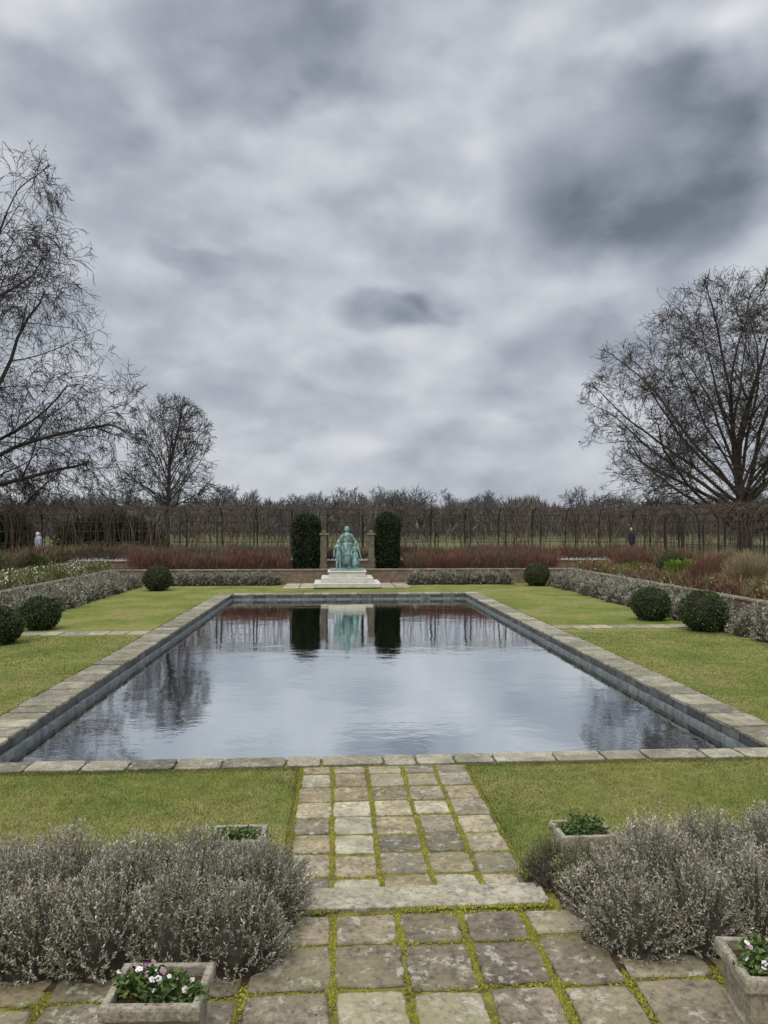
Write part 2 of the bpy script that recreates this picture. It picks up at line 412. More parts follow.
def border(name,pts,a,h,pal=LPAL):
    pl=[(p[0]+random.uniform(-.1,.1),p[1]+random.uniform(-.1,.1),0,a*random.uniform(.9,1.15),h*(p[2] if len(p)>2 else 1)*random.uniform(.82,1.12)) for p in pts]
    lavender(pl,100,7,.10,.032,.012,pal,name)
BP=[(152,148,134),(138,134,116),(162,156,144),(126,124,100)]
def sideb(x,s):
    return [(x+s*.42*(k%3),13+k*.33,.85+.14*(k%3)) for k in range(25)]+[(x+s*.42*(k%3),22.5+k*.33,.85+.14*(k%3)) for k in range(49)]
border('lavender_hedge',sideb(-10.2,-1),.54,.82,BP)
border('lavender_hedge',sideb(11.5,1),.54,.82,BP)
border('lavender_hedge',[(-8.6+k*.42,39.2+.3*(k%2)) for k in range(14)],.5,.7,BP)
border('lavender_hedge',[(4.2+k*.42,39.2+.3*(k%2)) for k in range(13)],.5,.7,BP)
# ---------------------------------------------------------------- clipped evergreens
def leaves_on(P,Nn,size,pal,k=1):
    n=len(P); D=nrm(Nn+RS.normal(0,.7,(n,3)))
    c=np.array([lin(q) for q in pal])[RS.randint(0,len(pal),n)]*RS.uniform(.6,1.25,(n,1))
    return diamonds(P,D,size*RS.uniform(.6,1.3,n),size*.55,c)
def topiary_ball(x,y,z,r):
    e=empty('box_topiary_ball')
    n=4600; Nn=nrm(RS.normal(size=(n,3)))
    lump=1+.06*np.sin(Nn[:,0]*6+x)*np.sin(Nn[:,2]*5+y)+RS.normal(0,.035,n)
    P=np.array([x,y,z+r*.86])+Nn*np.array([r,r,r*.9])*(lump*.95)[:,None]
    V,F,C=leaves_on(P,Nn,.07,[(58,74,42),(76,92,52),(48,62,36),(92,104,62)])
    mesh_np('leaves',V,F,M_leaf,C,parent=e)
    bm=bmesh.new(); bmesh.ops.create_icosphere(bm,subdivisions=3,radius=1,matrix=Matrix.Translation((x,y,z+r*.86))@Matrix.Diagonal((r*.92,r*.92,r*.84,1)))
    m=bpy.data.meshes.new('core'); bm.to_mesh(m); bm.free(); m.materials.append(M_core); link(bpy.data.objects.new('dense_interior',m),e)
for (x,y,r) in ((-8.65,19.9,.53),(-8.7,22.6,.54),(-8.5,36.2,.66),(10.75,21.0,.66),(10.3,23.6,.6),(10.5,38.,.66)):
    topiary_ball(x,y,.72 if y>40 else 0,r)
def yew_column(x,y,z,w,d,h):
    e=empty('clipped_yew_column')
    n=15000; th=RS.uniform(0,2*math.pi,n); t=RS.uniform(0,1,n)
    ct,st=np.cos(th),np.sin(th); p=.8
    sx=np.sign(ct)*np.abs(ct)**p; sy=np.sign(st)*np.abs(st)**p
    def pf(t): return np.sqrt(np.clip(1-np.clip((t-.82)/.18,0,1)**2,0,1))*(.88+.12*np.minimum(1,t/.45))
    prof=pf(t)*(1+.05*np.sin(th*5+t*11))
    P=np.stack([x+sx*w/2*prof,y+sy*d/2*prof,z+t*h],1)+RS.normal(0,.035,(n,3))
    Nn=nrm(np.stack([sx,sy,.5+2*(t>.85)],1))
    V,F,C=leaves_on(P,Nn,.12,[(50,62,42),(60,72,48),(38,48,34),(72,82,56)])
    mesh_np('foliage',V,F,M_leaf,C,parent=e)
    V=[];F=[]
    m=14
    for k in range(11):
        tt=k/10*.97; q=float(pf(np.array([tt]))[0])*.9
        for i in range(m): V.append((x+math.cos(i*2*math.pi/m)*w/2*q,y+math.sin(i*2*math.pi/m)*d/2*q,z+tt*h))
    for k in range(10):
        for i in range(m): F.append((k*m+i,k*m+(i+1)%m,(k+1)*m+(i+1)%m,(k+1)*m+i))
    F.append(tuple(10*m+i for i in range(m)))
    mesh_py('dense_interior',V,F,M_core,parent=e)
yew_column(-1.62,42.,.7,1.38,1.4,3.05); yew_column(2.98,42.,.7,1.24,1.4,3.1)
# ---------------------------------------------------------------- bare trees
def tree_geo(seed,base,L0,R0,levels,env=None,col=(70,64,58),rmin=.014,lean=(0,0),sides=3,wob0=.07,even=False):
    rs=np.random.RandomState(seed)
    segs=[]
    P=np.array([base],float); D=nrm(np.array([[lean[0],lean[1],1.]])); L=np.array([L0]); R=np.array([R0])
    spec=dict(nseg=7,wob=wob0,trop=(0,0,.0),tap=.45)
    for li in range(len(levels)+1):
        ns=spec['nseg']; n=len(P)
        PP=np.empty((ns+1,n,3)); DD=np.empty((ns+1,n,3)); RR=np.empty((ns+1,n)); ok=np.ones((ns+1,n),bool)
        PP[0]=P; DD[0]=D; RR[0]=R
        for s in range(ns):
            D=nrm(DD[s]+rs.normal(0,spec['wob'],(n,3))+np.array(spec['trop']))
            DD[s+1]=D; PP[s+1]=PP[s]+D*(L/ns)[:,None]
            RR[s+1]=np.maximum(R*(1-spec['tap']*(s+1)/ns),rmin)
            o=ok[s].copy()
            if env is not None and li>0:
                q=(PP[s+1]-np.array(env[0]))/np.array(env[1]); o&=((q**2).sum(1)<(1 if li>1 else .85)+rs.uniform(-.12,.06,n))|(PP[s+1][:,2]<base[2]+L0*.8)
            ok[s+1]=o
            segs.append((PP[s][o],PP[s+1][o],RR[s][o],RR[s+1][o]))
        if li==len(levels): break
        sp=levels[li]; k=sp['k']
        t=rs.uniform(sp.get('t0',.3),1,(n,k))
        t[:,0]=1.0
        alive=np.maximum(ok.sum(0)-1,1)/ns
        t=t*np.where(alive<1,alive,1.)[:,None]
        idx=np.minimum((t*ns-1e-6).astype(int).clip(0),ns-1); fr=t*ns-idx
        ar=np.arange(n)[:,None]
        Pc=PP[idx,ar]*(1-fr[...,None])+PP[idx+1,ar]*fr[...,None]
        Dc=DD[idx+1,ar]; Rc=RR[idx,ar]*(1-fr)+RR[idx+1,ar]*fr; good=ok[idx+1,ar]
        a=np.radians(rs.uniform(sp['a'][0],sp['a'][1],(n,k))); a[:,0]*=.45
        if li==0:   # limbs spaced round the trunk by the golden angle, upper ones steeper
            ga=np.arange(k)*2.399+rs.normal(0,.25,k)
            a[0]=np.radians(np.linspace(sp['a'][0],sp['a'][1],k)); a[0]+=rs.normal(0,.08,k)
            t_sorted=np.linspace(1.,sp.get('t0',.3),k)
            idx=np.minimum((t_sorted*ns-1e-6).astype(int).clip(0),ns-1)[None]; fr=t_sorted[None]*ns-idx
            Pc=PP[idx,ar]*(1-fr[...,None])+PP[idx+1,ar]*fr[...,None]; Rc=RR[idx,ar]; good=np.ones((1,k),bool)
            perp=np.stack([np.cos(ga),np.sin(ga),0*ga],1)[None]
            Dc=DD[idx+1,ar]
        else:
            perp=nrm(np.cross(Dc,rs.normal(size=Dc.shape)))
        Dn=Dc*np.cos(a)[...,None]+perp*np.sin(a)[...,None]
        Ln=L[:,None]*sp['l']*rs.uniform(.65 if li else .85,1.25 if li else 1.15,(n,k))*(1.15-.35*t)
        Rn=np.maximum(Rc*sp.get('r',.6)*rs.uniform(.7,1.05,(n,k)),rmin)
        Rn[:,0]=Rc[:,0]*.95
        P=Pc[good];D=nrm(Dn[good]);L=Ln[good];R=Rn[good]; spec=sp
    P0=np.vstack([s[0] for s in segs]);P1=np.vstack([s[1] for s in segs]);r0=np.concatenate([s[2] for s in segs]);r1=np.concatenate([s[3] for s in segs])
    c=np.array(lin(col))
    big=r0>.07
    out=[]
    if big.any():
        ext=(P1[big]-P0[big])*.03
        out.append(prisms(P0[big]-ext,P1[big]+ext,r0[big],r1[big],c*rs.uniform(.8,1.15,(big.sum(),1)),8))
    out.append(prisms(P0[~big],P1[~big],r0[~big],r1[~big],c*rs.uniform(.75,1.2,((~big).sum(),1)),sides))
    return merge(out)
def lv(k,a,l,nseg,wob,trop,t0=.3,r=.6,tap=.6): return dict(k=k,a=a,l=l,nseg=nseg,wob=wob,trop=trop,t0=t0,r=r,tap=tap)
big=[lv(26,(8,80),2.3,11,.09,(0,0,.02),.35,.45,.75),lv(9,(30,70),.34,7,.17,(0,0,-.02),.2,.5,.7),lv(7,(25,70),.5,6,.2,(0,0,-.07),.15,.55),
     lv(5,(25,70),.5,5,.2,(0,0,-.10),.2,.6),lv(5,(20,60),.6,4,.2,(0,0,-.08),.15,.7)]
V,F,C=tree_geo(5,(-27.,50,1.2),9.,.7,big,env=((-26.6,50,16.),(14.4,13,14.2)),col=(70,63,57),rmin=.014)
mesh_np('bare_plane_tree',V,F,M_twig,C)
bigR=[lv(27,(8,84),2.7,10,.08,(0,0,.02),.2,.42,.75),lv(9,(25,60),.30,7,.15,(0,0,.02),.2,.5,.7),lv(7,(25,65),.5,6,.18,(0,0,.01),.15,.55),
     lv(5,(25,65),.52,5,.2,(0,0,-.01),.2,.6),lv(4,(20,55),.6,4,.2,(0,0,0),.15,.7)]
V,F,C=tree_geo(9,(34.3,60,1.2),6.5,.6,bigR,env=((36.1,60,11.2),(16.,14,14.2)),col=(72,64,56),rmin=.014)
mesh_np('bare_oak_tree',V,F,M_twig,C)
sm=[lv(28,(4,78),.98,7,.07,(0,0,.02),.35,.38,.75),lv(8,(25,55),.38,6,.12,(0,0,.02),.2,.45),lv(6,(25,60),.5,4,.15,(0,0,.0),.2,.6),lv(4,(20,55),.6,3,.16,(0,0,0),.15,.7)]
V,F,C=tree_geo(27,(-15.6,70,1.2),7.4,.28,sm,env=((-15.6,70,9.8),(4.9,4.6,6.0)),col=(82,78,74),rmin=.017,wob0=.015)
mesh_np('bare_tree',V,F,M_twig,C)
sm2=[lv(12,(10,70),.95,7,.1,(0,0,.03),.25,.42,.75),lv(6,(25,55),.42,6,.14,(0,0,.03),.2,.45),lv(5,(25,60),.5,4,.15,(0,0,.0),.2,.6),lv(4,(20,55),.6,3,.16,(0,0,0),.15,.7)]
V,F,C=tree_geo(22,(-25.0,62,1.2),3.8,.2,sm2,env=((-25.0,62,5.),(5.2,4,3.8)),col=(112,104,98),rmin=.018)
mesh_np('bare_tree',V,F,M_twig,C)
V,F,C=tree_geo(24,(-30.5,66,1.2),5.,.25,sm2,env=((-30.5,66,6.5),(6.,4,5.4)),col=(92,84,76),rmin=.018)
mesh_np('bare_tree',V,F,M_twig,C)
T=[]
dl=[lv(9,(8,60),1.2,5,.12,(0,0,.04),.2,.5),lv(6,(25,60),.5,4,.16,(0,0,.02),.2,.6),lv(6,(25,60),.6,3,.16,(0,0,0),.15,.7),lv(3,(25,60),.7,2,.16,(0,0,0),.15,.8)]
for s in range(4):
    v,f,c=tree_geo(40+s,(0,0,0),3.6,.2,dl,env=((0,0,5.4),(4.,4.,5.0)),col=(98,94,92),rmin=.03)
    v=v/v[:,2].max()*10; T.append((v,f,c))
parts=[]
for k in range(140):
    Y=RS.uniform(95,210); X=RS.uniform(-.72,.85)*Y
    v,f,c=T[RS.randint(4)]
    top=RS.uniform(30,39) if RS.rand()<.8 else RS.uniform(39,47)
    s=(Y/740.*top+1.7)/10
    a=RS.uniform(0,6.28); ca,sa=math.cos(a),math.sin(a)
    v2=np.stack([(v[:,0]*ca-v[:,1]*sa)*s*.95+X,(v[:,0]*sa+v[:,1]*ca)*s*.95+Y,v[:,2]*s+1.2],1)
    hz=(Y-80)/300.; cc=c*(1-hz)+np.array(lin((146,150,156)))*hz*.9  # aerial haze baked into the tree colour, paler with distance
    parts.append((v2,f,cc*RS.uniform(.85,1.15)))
n=70000
Y=RS.uniform(100,220,n); X=RS.uniform(-.75,.9,n)*Y
hh=(Y/740.)*(24+4*np.sin(X/Y*31)+3*np.sin(X/Y*73+1)+2*np.sin(X/Y*190))+1.6
P=np.stack([X,Y,1.2+hh*RS.uniform(0,.85,n)],1); D=np.stack([RS.normal(0,.5,n),RS.normal(0,.3,n),np.ones(n)],1)
pal=np.array([lin((98,92,88)),lin((108,98,90)),lin((84,82,76)),lin((90,92,78))])
parts.append(diamonds(P,D,RS.uniform(1.,2.4,n),RS.uniform(.12,.3,n),pal[RS.randint(0,4,n)]*RS.uniform(.7,1.2,(n,1))))
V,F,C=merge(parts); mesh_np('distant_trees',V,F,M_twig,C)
# ---------------------------------------------------------------- pleached tunnel
def tunnel():
    parts=[]; rs=RS
    def section(origin,u,v,L,dens):
        u=np.array(u,float);v=np.array(v,float);o=np.array(origin,float)
        n=int(L*dens)
        s=rs.uniform(0,L,n); side=rs.randint(0,2,n)
        W=2.1
        prof=np.array([(0,0),(.0,.7),(.0,1.4),(.03,2.0),(.18,2.5),(.5,2.85),(.95,3.0),(1.4,2.95)])
        lean=rs.normal(0,.16,n)
        prev=None
        r=rs.uniform(.010,.028,n)
        hv=rs.uniform(.9,1.02,n)
        cc=np.array([lin((96,84,74)),lin((118,104,90)),lin((82,74,68)),lin((108,86,72))])[rs.randint(0,4,n)]
        for k,(a,z) in enumerate(prof):
            ac=np.where(side==0,a,W-a)
            p=o+u*(s+lean*z+rs.normal(0,.045,n))[:,None]+v*(ac+rs.normal(0,.03,n))[:,None]+np.array([0,0,1.])*(z*hv)[:,None]
            if prev is not None:
                parts.append(prisms(prev,p,r*(1-.09*(k-1)),r*(1-.09*k),cc))
            prev=p
        m=int(L/2.2)+1; ss=np.linspace(0,L,m)
        hp=[(0,0),(0,1.0),(0,2.0),(.2,2.55),(.55,2.9),(1.05,3.02),(1.55,2.9),(1.9,2.55),(2.1,2.0),(2.1,1.0),(2.1,0)]
        for (a0,z0),(a1,z1) in zip(hp,hp[1:]):
            p0=o+u*ss[:,None]+v*a0+np.array([0,0,z0]); p1=o+u*ss[:,None]+v*a1+np.array([0,0,z1])
            parts.append(prisms(p0,p1,np.full(m,.05),np.full(m,.05),np.array(lin((58,52,46))),6))
        for z,a in ((.8,0),(1.5,0),(2.1,.05),(2.55,.2),(2.88,.5),(3.0,.95)):
            for sd in (0,1):
                ac=a if sd==0 else W-a
                m=int(L/1.2); ss2=np.linspace(0,L,m+1)
                pts=o+u*ss2[:,None]+v*ac+np.array([0,0,z])+rs.normal(0,.02,(m+1,3))
                parts.append(prisms(pts[:-1],pts[1:],np.full(m,.018),np.full(m,.018),np.array(lin((76,66,58)))))
        n2=int(L*dens*11)
        s=rs.uniform(0,L,n2); q=rs.uniform(0,1,n2)**.33
        z=np.interp(q,[0,.5,.75,1],[.2,2.,2.7,3.0]); a=np.interp(z,[0,2,2.5,2.85,3.05],[0,.03,.18,.5,1.0])
        a=np.where(rs.randint(0,2,n2)==0,a,W-a)
        P=o+u*s[:,None]+v*a[:,None]+np.array([0,0,1.])*z[:,None]
        D=u*rs.normal(0,1.1,(n2,1))+v*rs.normal(0,.35,(n2,1))+np.array([0,0,1.])*rs.uniform(-.2,.8,(n2,1))
        c=np.array([lin((98,84,74)),lin((118,100,86)),lin((82,72,64)),lin((114,86,72))])[rs.randint(0,4,n2)]*rs.uniform(.8,1.15,(n2,1))
        parts.append(diamonds(P,D,rs.uniform(.2,.5,n2),rs.uniform(.012,.024,n2),c))
    section((-21,46.7,1.3),(1,0,0),(0,1,0),43.3,12)
    section((20.3,12,1.3),(0,1,0),(1,0,0),34.5,8)
    section((-19,12,1.3),(0,1,0),(-1,0,0),34.5,8)
    V,F,C=merge(parts); mesh_np('pleached_lime_tunnel',V,F,M_twig,C)
tunnel()
# ---------------------------------------------------------------- border planting
def thicket(name,x0,x1,y0,y1,z,h,n,pal,L=.35,W=.02,up=1.,leafpal=None,nleaf=0,lsize=.06,waves=3):
    parts=[]
    X=RS.uniform(x0,x1,n);Y=RS.uniform(y0,y1,n)
    def hf(X,Y): return h*(.68+.22*np.sin(X*waves+Y*1.3)*np.sin(Y*waves*.8+X*.7)+.14*np.sin(X*waves*2.7+1)*np.sin(Y*waves*2.1))
    P=np.stack([X,Y,z+hf(X,Y)*RS.uniform(0,.8,n)],1)
    D=np.stack([RS.normal(0,.4,n),RS.normal(0,.4,n),np.full(n,up)],1)
    c=np.array([lin(q) for q in pal])
    ii=(np.floor(X*1.1+3*np.sin(Y*.7)).astype(int)*7+np.floor(Y*.8).astype(int)*3)%len(pal)
    ii=np.where(RS.rand(n)<.45,RS.randint(0,len(pal),n),ii)
    c=c[ii]*RS.uniform(.7,1.2,(n,1))
    parts.append(diamonds(P,D,L*RS.uniform(.6,1.4,n),W*RS.uniform(.6,1.4,n),c))
    if nleaf:
        X=RS.uniform(x0,x1,nleaf);Y=RS.uniform(y0,y1,nleaf)
        P=np.stack([X,Y,z+hf(X,Y)*RS.uniform(.5,1.15,nleaf)],1)
        k=np.sin(X*2+Y*.9)+np.sin(Y*2.3)>-.3; P=P[k]; m=len(P)
        c=np.array([lin(q) for q in leafpal])[RS.randint(0,len(leafpal),m)]*RS.uniform(.8,1.15,(m,1))
        parts.append(diamonds(P,RS.normal(size=(m,3)),lsize*RS.uniform(.6,1.3,m),lsize*.8,c))
    V,F,C=merge(parts); return mesh_np(name,V,F,M_leaf,C)
REDS=[(118,84,72),(104,78,66),(126,94,78),(108,94,76),(98,90,70),(126,80,68)]
BRN=[(118,100,80),(100,86,70),(136,116,92),(94,80,64),(100,100,68)]
thicket('dogwood_hedge',-11.2,-2.5,40.5,42.7,.72,1.05,13000,REDS,.5,.02,waves=1.7)
thicket('dogwood_hedge',3.9,12.6,40.5,42.7,.72,1.05,13000,REDS,.5,.02,waves=1.7)
thicket('winter_shrub_border',-16.4,-2.6,43.4,45.,1.02,1.1,13000,BRN,.45,.022,waves=1.5)
thicket('winter_shrub_border',3.9,17.7,43.4,45.,1.02,1.1,13000,BRN+REDS,.45,.022,waves=1.5)
thicket('winter_shrub_border',-2.4,3.8,43.6,45.,1.02,.8,5000,BRN,.4,.03)
thicket('flower_border',-13.8,-11.72,20,40,.74,.58,17000,[(104,114,62),(124,124,78),(96,100,58),(116,100,74)],.24,.035,.8,[(232,228,214),(222,214,196),(244,242,232)],2800,.08,waves=1.8)
thicket('flower_border',13.02,15.2,20,40,.74,.62,17000,[(112,116,68),(130,122,82),(116,96,72),(122,88,72),(112,80,66)],.28,.032,.8,[(226,218,194),(206,188,140)],1000,.07,waves=1.8)
thicket('winter_shrub_border',-16.3,-14.6,18,43,1.02,1.05,15000,BRN+[(86,96,56),(116,82,70)],.4,.03,waves=1.6)
thicket('winter_shrub_border',15.9,17.6,18,43,1.02,1.1,15000,REDS+[(136,124,92),(98,106,64)],.42,.03,waves=1.6)
def shrub(name,x,y,z,r,h,n,pal,L,W,up=.6):
    Nn=nrm(RS.normal(size=(n,3))); Nn[:,2]=np.abs(Nn[:,2])
    rad=RS.uniform(.35,1,n)**.5*(1+.18*np.sin(Nn[:,0]*5+x)*np.sin(Nn[:,1]*6+y))
    P=np.array([x,y,z])+Nn*np.array([r,r,h])*rad[:,None]*.9
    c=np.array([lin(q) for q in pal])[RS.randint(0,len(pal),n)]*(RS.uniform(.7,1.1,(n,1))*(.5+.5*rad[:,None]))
    V,F,C=diamonds(P,nrm(Nn+np.array([0,0,up])+RS.normal(0,.4,(n,3))),L*RS.uniform(.6,1.3,n),W,c); mesh_np(name,V,F,M_leaf,C)
GR=[(112,128,50),(130,142,62),(96,112,46)]
RD=[(126,82,70),(110,76,66),(134,98,80),(106,88,72)]
shrub('green_shrub',14.2,29.5,.72,.9,1.05,3500,GR,.12,.05)
shrub('green_shrub',13.9,33.5,.72,.6,.7,2500,GR,.12,.05)
shrub('evergreen_shrub',15.0,32,.72,1.0,1.3,4000,[(72,84,50),(88,96,60)],.12,.05)
for (x,y) in ((16.4,33.8),(15.4,37.),(14.4,35.6),(16.6,39.5),(13.9,26.8)): shrub('red_stemmed_dogwood',x,y,.8,.8,1.1,1100,RD,.5,.012,1.4)
for (x,y) in ((15.2,26.6),(16.4,28.4),(14.6,25.2),(16.9,31),(15.6,24.)): shrub('ornamental_grass_clump',x,y,.8,.95,1.05,4200,[(160,146,112),(146,134,100),(130,120,88)],.42,.014,.8)
for (x,y) in ((-15.2,33.5),(-14.6,37),(-15.8,30),(-15.4,41.5)): shrub('evergreen_shrub',x,y,.9,.8,.9,3000,[(82,92,54),(98,104,66)],.12,.05)
for (x,y,r) in ((-12.6,27,.45),(-12.9,24.2,.5),(-12.8,31,.5)): shrub('green_shrub',x,y,.72,r,.55,1800,GR,.12,.04)
shrub('dark_evergreen_tree',-25,56,1.3,3.4,3.4,9000,[(60,64,50),(72,74,56),(52,56,44)],.3,.14)
shrub('dark_evergreen_tree',-17,58,1.3,4.4,3.0,9000,[(70,70,54),(82,78,60),(58,60,46)],.3,.14)
# ---------------------------------------------------------------- central terrace, plinth, statue
SX,SY=.62,38.
slab_mesh('stone_terrace',[(CX-3.2+i*.8,CX-2.4+i*.8,36.6+j*.85,37.45+j*.85,.05) for i in range(8) for j in range(4)],M_slab,[(178,168,146),(164,156,138)])
plin=empty('statue_pedestal')
def bevbox(name,x0,x1,y0,y1,z0,z1,mat,parent,bev=.02,C=None):
    V=[];F=[];box(V,F,x0,x1,y0,y1,z0,z1)
    o=mesh_py(name,V,F,mat,C and [lin(C)]*8,parent=parent); md=o.modifiers.new('b','BEVEL'); md.width=bev; md.segments=2; return o
bevbox('step_bottom',SX-1.65,SX+1.65,SY-1.5,SY+1.3,.055,.27,M_white,plin)
bevbox('step_middle',SX-1.3,SX+1.3,SY-1.15,SY+1.2,.272,.52,M_white,plin)
bevbox('plinth_block',SX-.92,SX+.92,SY-.75,SY+.8,.522,.84,M_white,plin)
bevbox('plinth_cornice',SX-.98,SX+.98,SY-.81,SY+.86,.78,.83,M_white,plin)
def figure(name,caps,mat,parent,vox=.03,rot=0,loc=(0,0,0)):
    bm=bmesh.new()
    for (a,b,ra,rb) in caps:
        a=Vector(a);b=Vector(b); d=b-a; L=d.length
        if L>1e-4:
            q=Vector((0,0,1)).rotation_difference(d)
            bmesh.ops.create_cone(bm,cap_ends=True,segments=14,radius1=ra,radius2=rb,depth=L,matrix=Matrix.Translation((a+b)/2)@q.to_matrix().to_4x4())
            bmesh.ops.create_icosphere(bm,subdivisions=2,radius=rb*.99,matrix=Matrix.Translation(b))
        bmesh.ops.create_icosphere(bm,subdivisions=2,radius=ra*.99,matrix=Matrix.Translation(a))
    bmesh.ops.rotate(bm,cent=(0,0,0),matrix=Matrix.Rotation(rot,3,'Z'),verts=bm.verts)
    bmesh.ops.translate(bm,vec=loc,verts=bm.verts)
    m=bpy.data.meshes.new(name); bm.to_mesh(m); bm.free(); m.materials.append(mat)
    o=link(bpy.data.objects.new(name,m),parent)
    r=o.modifiers.new('r','REMESH'); r.mode='VOXEL'; r.voxel_size=vox; r.use_smooth_shade=True
    s=o.modifiers.new('s','SMOOTH'); s.iterations=3; s.factor=.5
    return o
M_pat=simple_mat('verdigris_bronze',(58,92,90),(158,186,180),6,.55,.2,.02)
st=empty('bronze_statue_group')
def standing(h,armL,armR,skirt=False,sw=1.):
    k=h/1.75; c=[]
    def A(a,b,ra,rb): c.append((tuple(v*k for v in a),tuple(v*k for v in b),ra*k,rb*k))
    A((-.10,0,.06),(-.09,0,.48),.05,.065);A((.10,-.05,.06),(.09,-.02,.48),.05,.065)
    A((-.09,0,.48),(-.08,0,.9),.065,.1);A((.09,-.02,.48),(.08,0,.9),.065,.1)
    A((-.10,0,.05),(-.10,-.14,.04),.045,.035);A((.10,-.05,.05),(.10,-.19,.04),.045,.035)
    A((0,0,.92),(0,0,1.12),.16,.12);A((0,0,1.12),(0,0,1.38),.125,.155)
    A((-.15,0,1.40),(.15,0,1.40),.075,.075);A((0,0,1.42),(0,-.01,1.55),.055,.05)
    A((0,-.02,1.62),(0,-.02,1.665),.095,.09);A((0,-.05,1.57),(0,-.06,1.60),.06,.06)
    A((0,-.118,1.61),(0,-.112,1.64),.014,.01)
    A((-.095,0,1.62),(-.1,0,1.64),.02,.02);A((.095,0,1.62),(.1,0,1.64),.02,.02)
    A((0,.02,1.66),(0,.03,1.69),.105,.1)
    for sg,arm in ((-1,armL),(1,armR)):
        sh=(sg*.19,0,1.38); A(sh,arm[0],.058,.045);A(arm[0],arm[1],.045,.032)
        h0=Vector(arm[1]); d=(h0-Vector(arm[0])).normalized(); e=h0+d*.09
        A(tuple(h0),tuple(e),.036,.034)
        for f in range(4):
            o=Vector((0,1,0))*(f-1.5)*.02; A(tuple(e+o),tuple(e+o+d*.075),.011,.009)
        A(tuple(h0+Vector((0,-.03,0))),tuple(h0+Vector((0,-.06,0))+d*.05),.013,.01)
    if skirt:
        A((0,0,.98),(0,0,.42),.15*sw,.19*sw); A((0,0,.62),(0,0,.36),.19*sw,.18*sw)
    return c
figure('central_woman',standing(2.2,((-.36,-.03,1.14),(-.42,-.2,1.0)),((.36,-.03,1.14),(.42,-.2,1.0)),True,1.25),M_pat,st,.026,0,(SX,SY+.1,.86))
figure('child_boy',standing(1.5,((-.27,-.03,1.12),(-.30,-.12,.88)),((.27,-.03,1.12),(.22,-.2,.95))),M_pat,st,.022,.25,(SX-.44,SY-.28,.86))
figure('child_girl',standing(1.4,((-.27,-.03,1.12),(-.2,-.2,.95)),((.27,-.03,1.12),(.34,-.1,.88)),True,1.2),M_pat,st,.022,-.25,(SX+.44,SY-.25,.86))
figure('child_behind',standing(1.35,((-.27,-.03,1.12),(-.26,-.12,.88)),((.27,-.03,1.12),(.3,-.1,.88))),M_pat,st,.022,-.5,(SX+.22,SY+.5,.86))
bevbox('bronze_base',SX-.85,SX+.85,SY-.62,SY+.72,.842,.9,M_pat,st,.01)
M_pier=stone_mat('pier_stone',.2,.2,1.5)
for x in (-.62,2.02):
    e=empty('stone_gate_pier')
    bevbox('shaft',x-.17,x+.17,41.2,41.54,.7,2.6,M_pier,e,.01,(112,104,92))
    bevbox('base_block',x-.21,x+.21,41.16,41.58,.69,.95,M_pier,e,.02,(112,104,92))
    bevbox('cap',x-.23,x+.23,41.14,41.60,2.602,2.72,M_pier,e,.02,(128,120,106))
    bevbox('cap_top',x-.12,x+.12,41.25,41.49,2.722,2.86,M_pier,e,.04,(120,112,98))
e=empty('garden_steps')
for i in range(4): bevbox('tread_%d'%(i+1),-.3,1.7,39.45+i*.3,39.75+i*.3+ (1.2 if i==3 else 0),.0,.19*(i+1),M_trough,e,.01,(120,112,96))
# ---------------------------------------------------------------- people
def person(loc,rot,coat,trous,hair):
    e=empty('person',loc)
    def mt(n,c): return simple_mat(n,c,tuple(min(255,v+14) for v in c),20,.8,.1)
    body=standing(1.72,((-.30,.02,1.10),(-.27,-.15,.90)),((.30,.02,1.10),(.27,-.15,.90)))
    up=[];lo=[];hd=[]
    for c in body:
        z=(c[0][2]+c[1][2])/2
        (lo if z<.85 and abs(c[0][0])<.2 else hd if z>1.5 else up).append(c)
    up.append(((0,0,1.35),(0,0,.78),.2,.19))
    figure('coat',up,mt('coat_cloth',coat),e,.018,rot); figure('trousers_and_shoes',lo,mt('trouser_cloth',trous),e,.018,rot)
    figure('head',hd[:-1],mt('skin',(186,140,116)),e,.01,rot)
    figure('hair',[((0,.03,1.63),(0,.05,1.66),.105,.1),((0,.05,1.55),(0,.06,1.6),.08,.09)],mt('hair',hair),e,.012,rot)
person((-16.9,43.5,1.02),2.2,(150,152,162),(60,62,70),(200,196,190))
person((18.3,44.6,1.31),-1.3,(38,38,44),(40,42,52),(50,40,34))
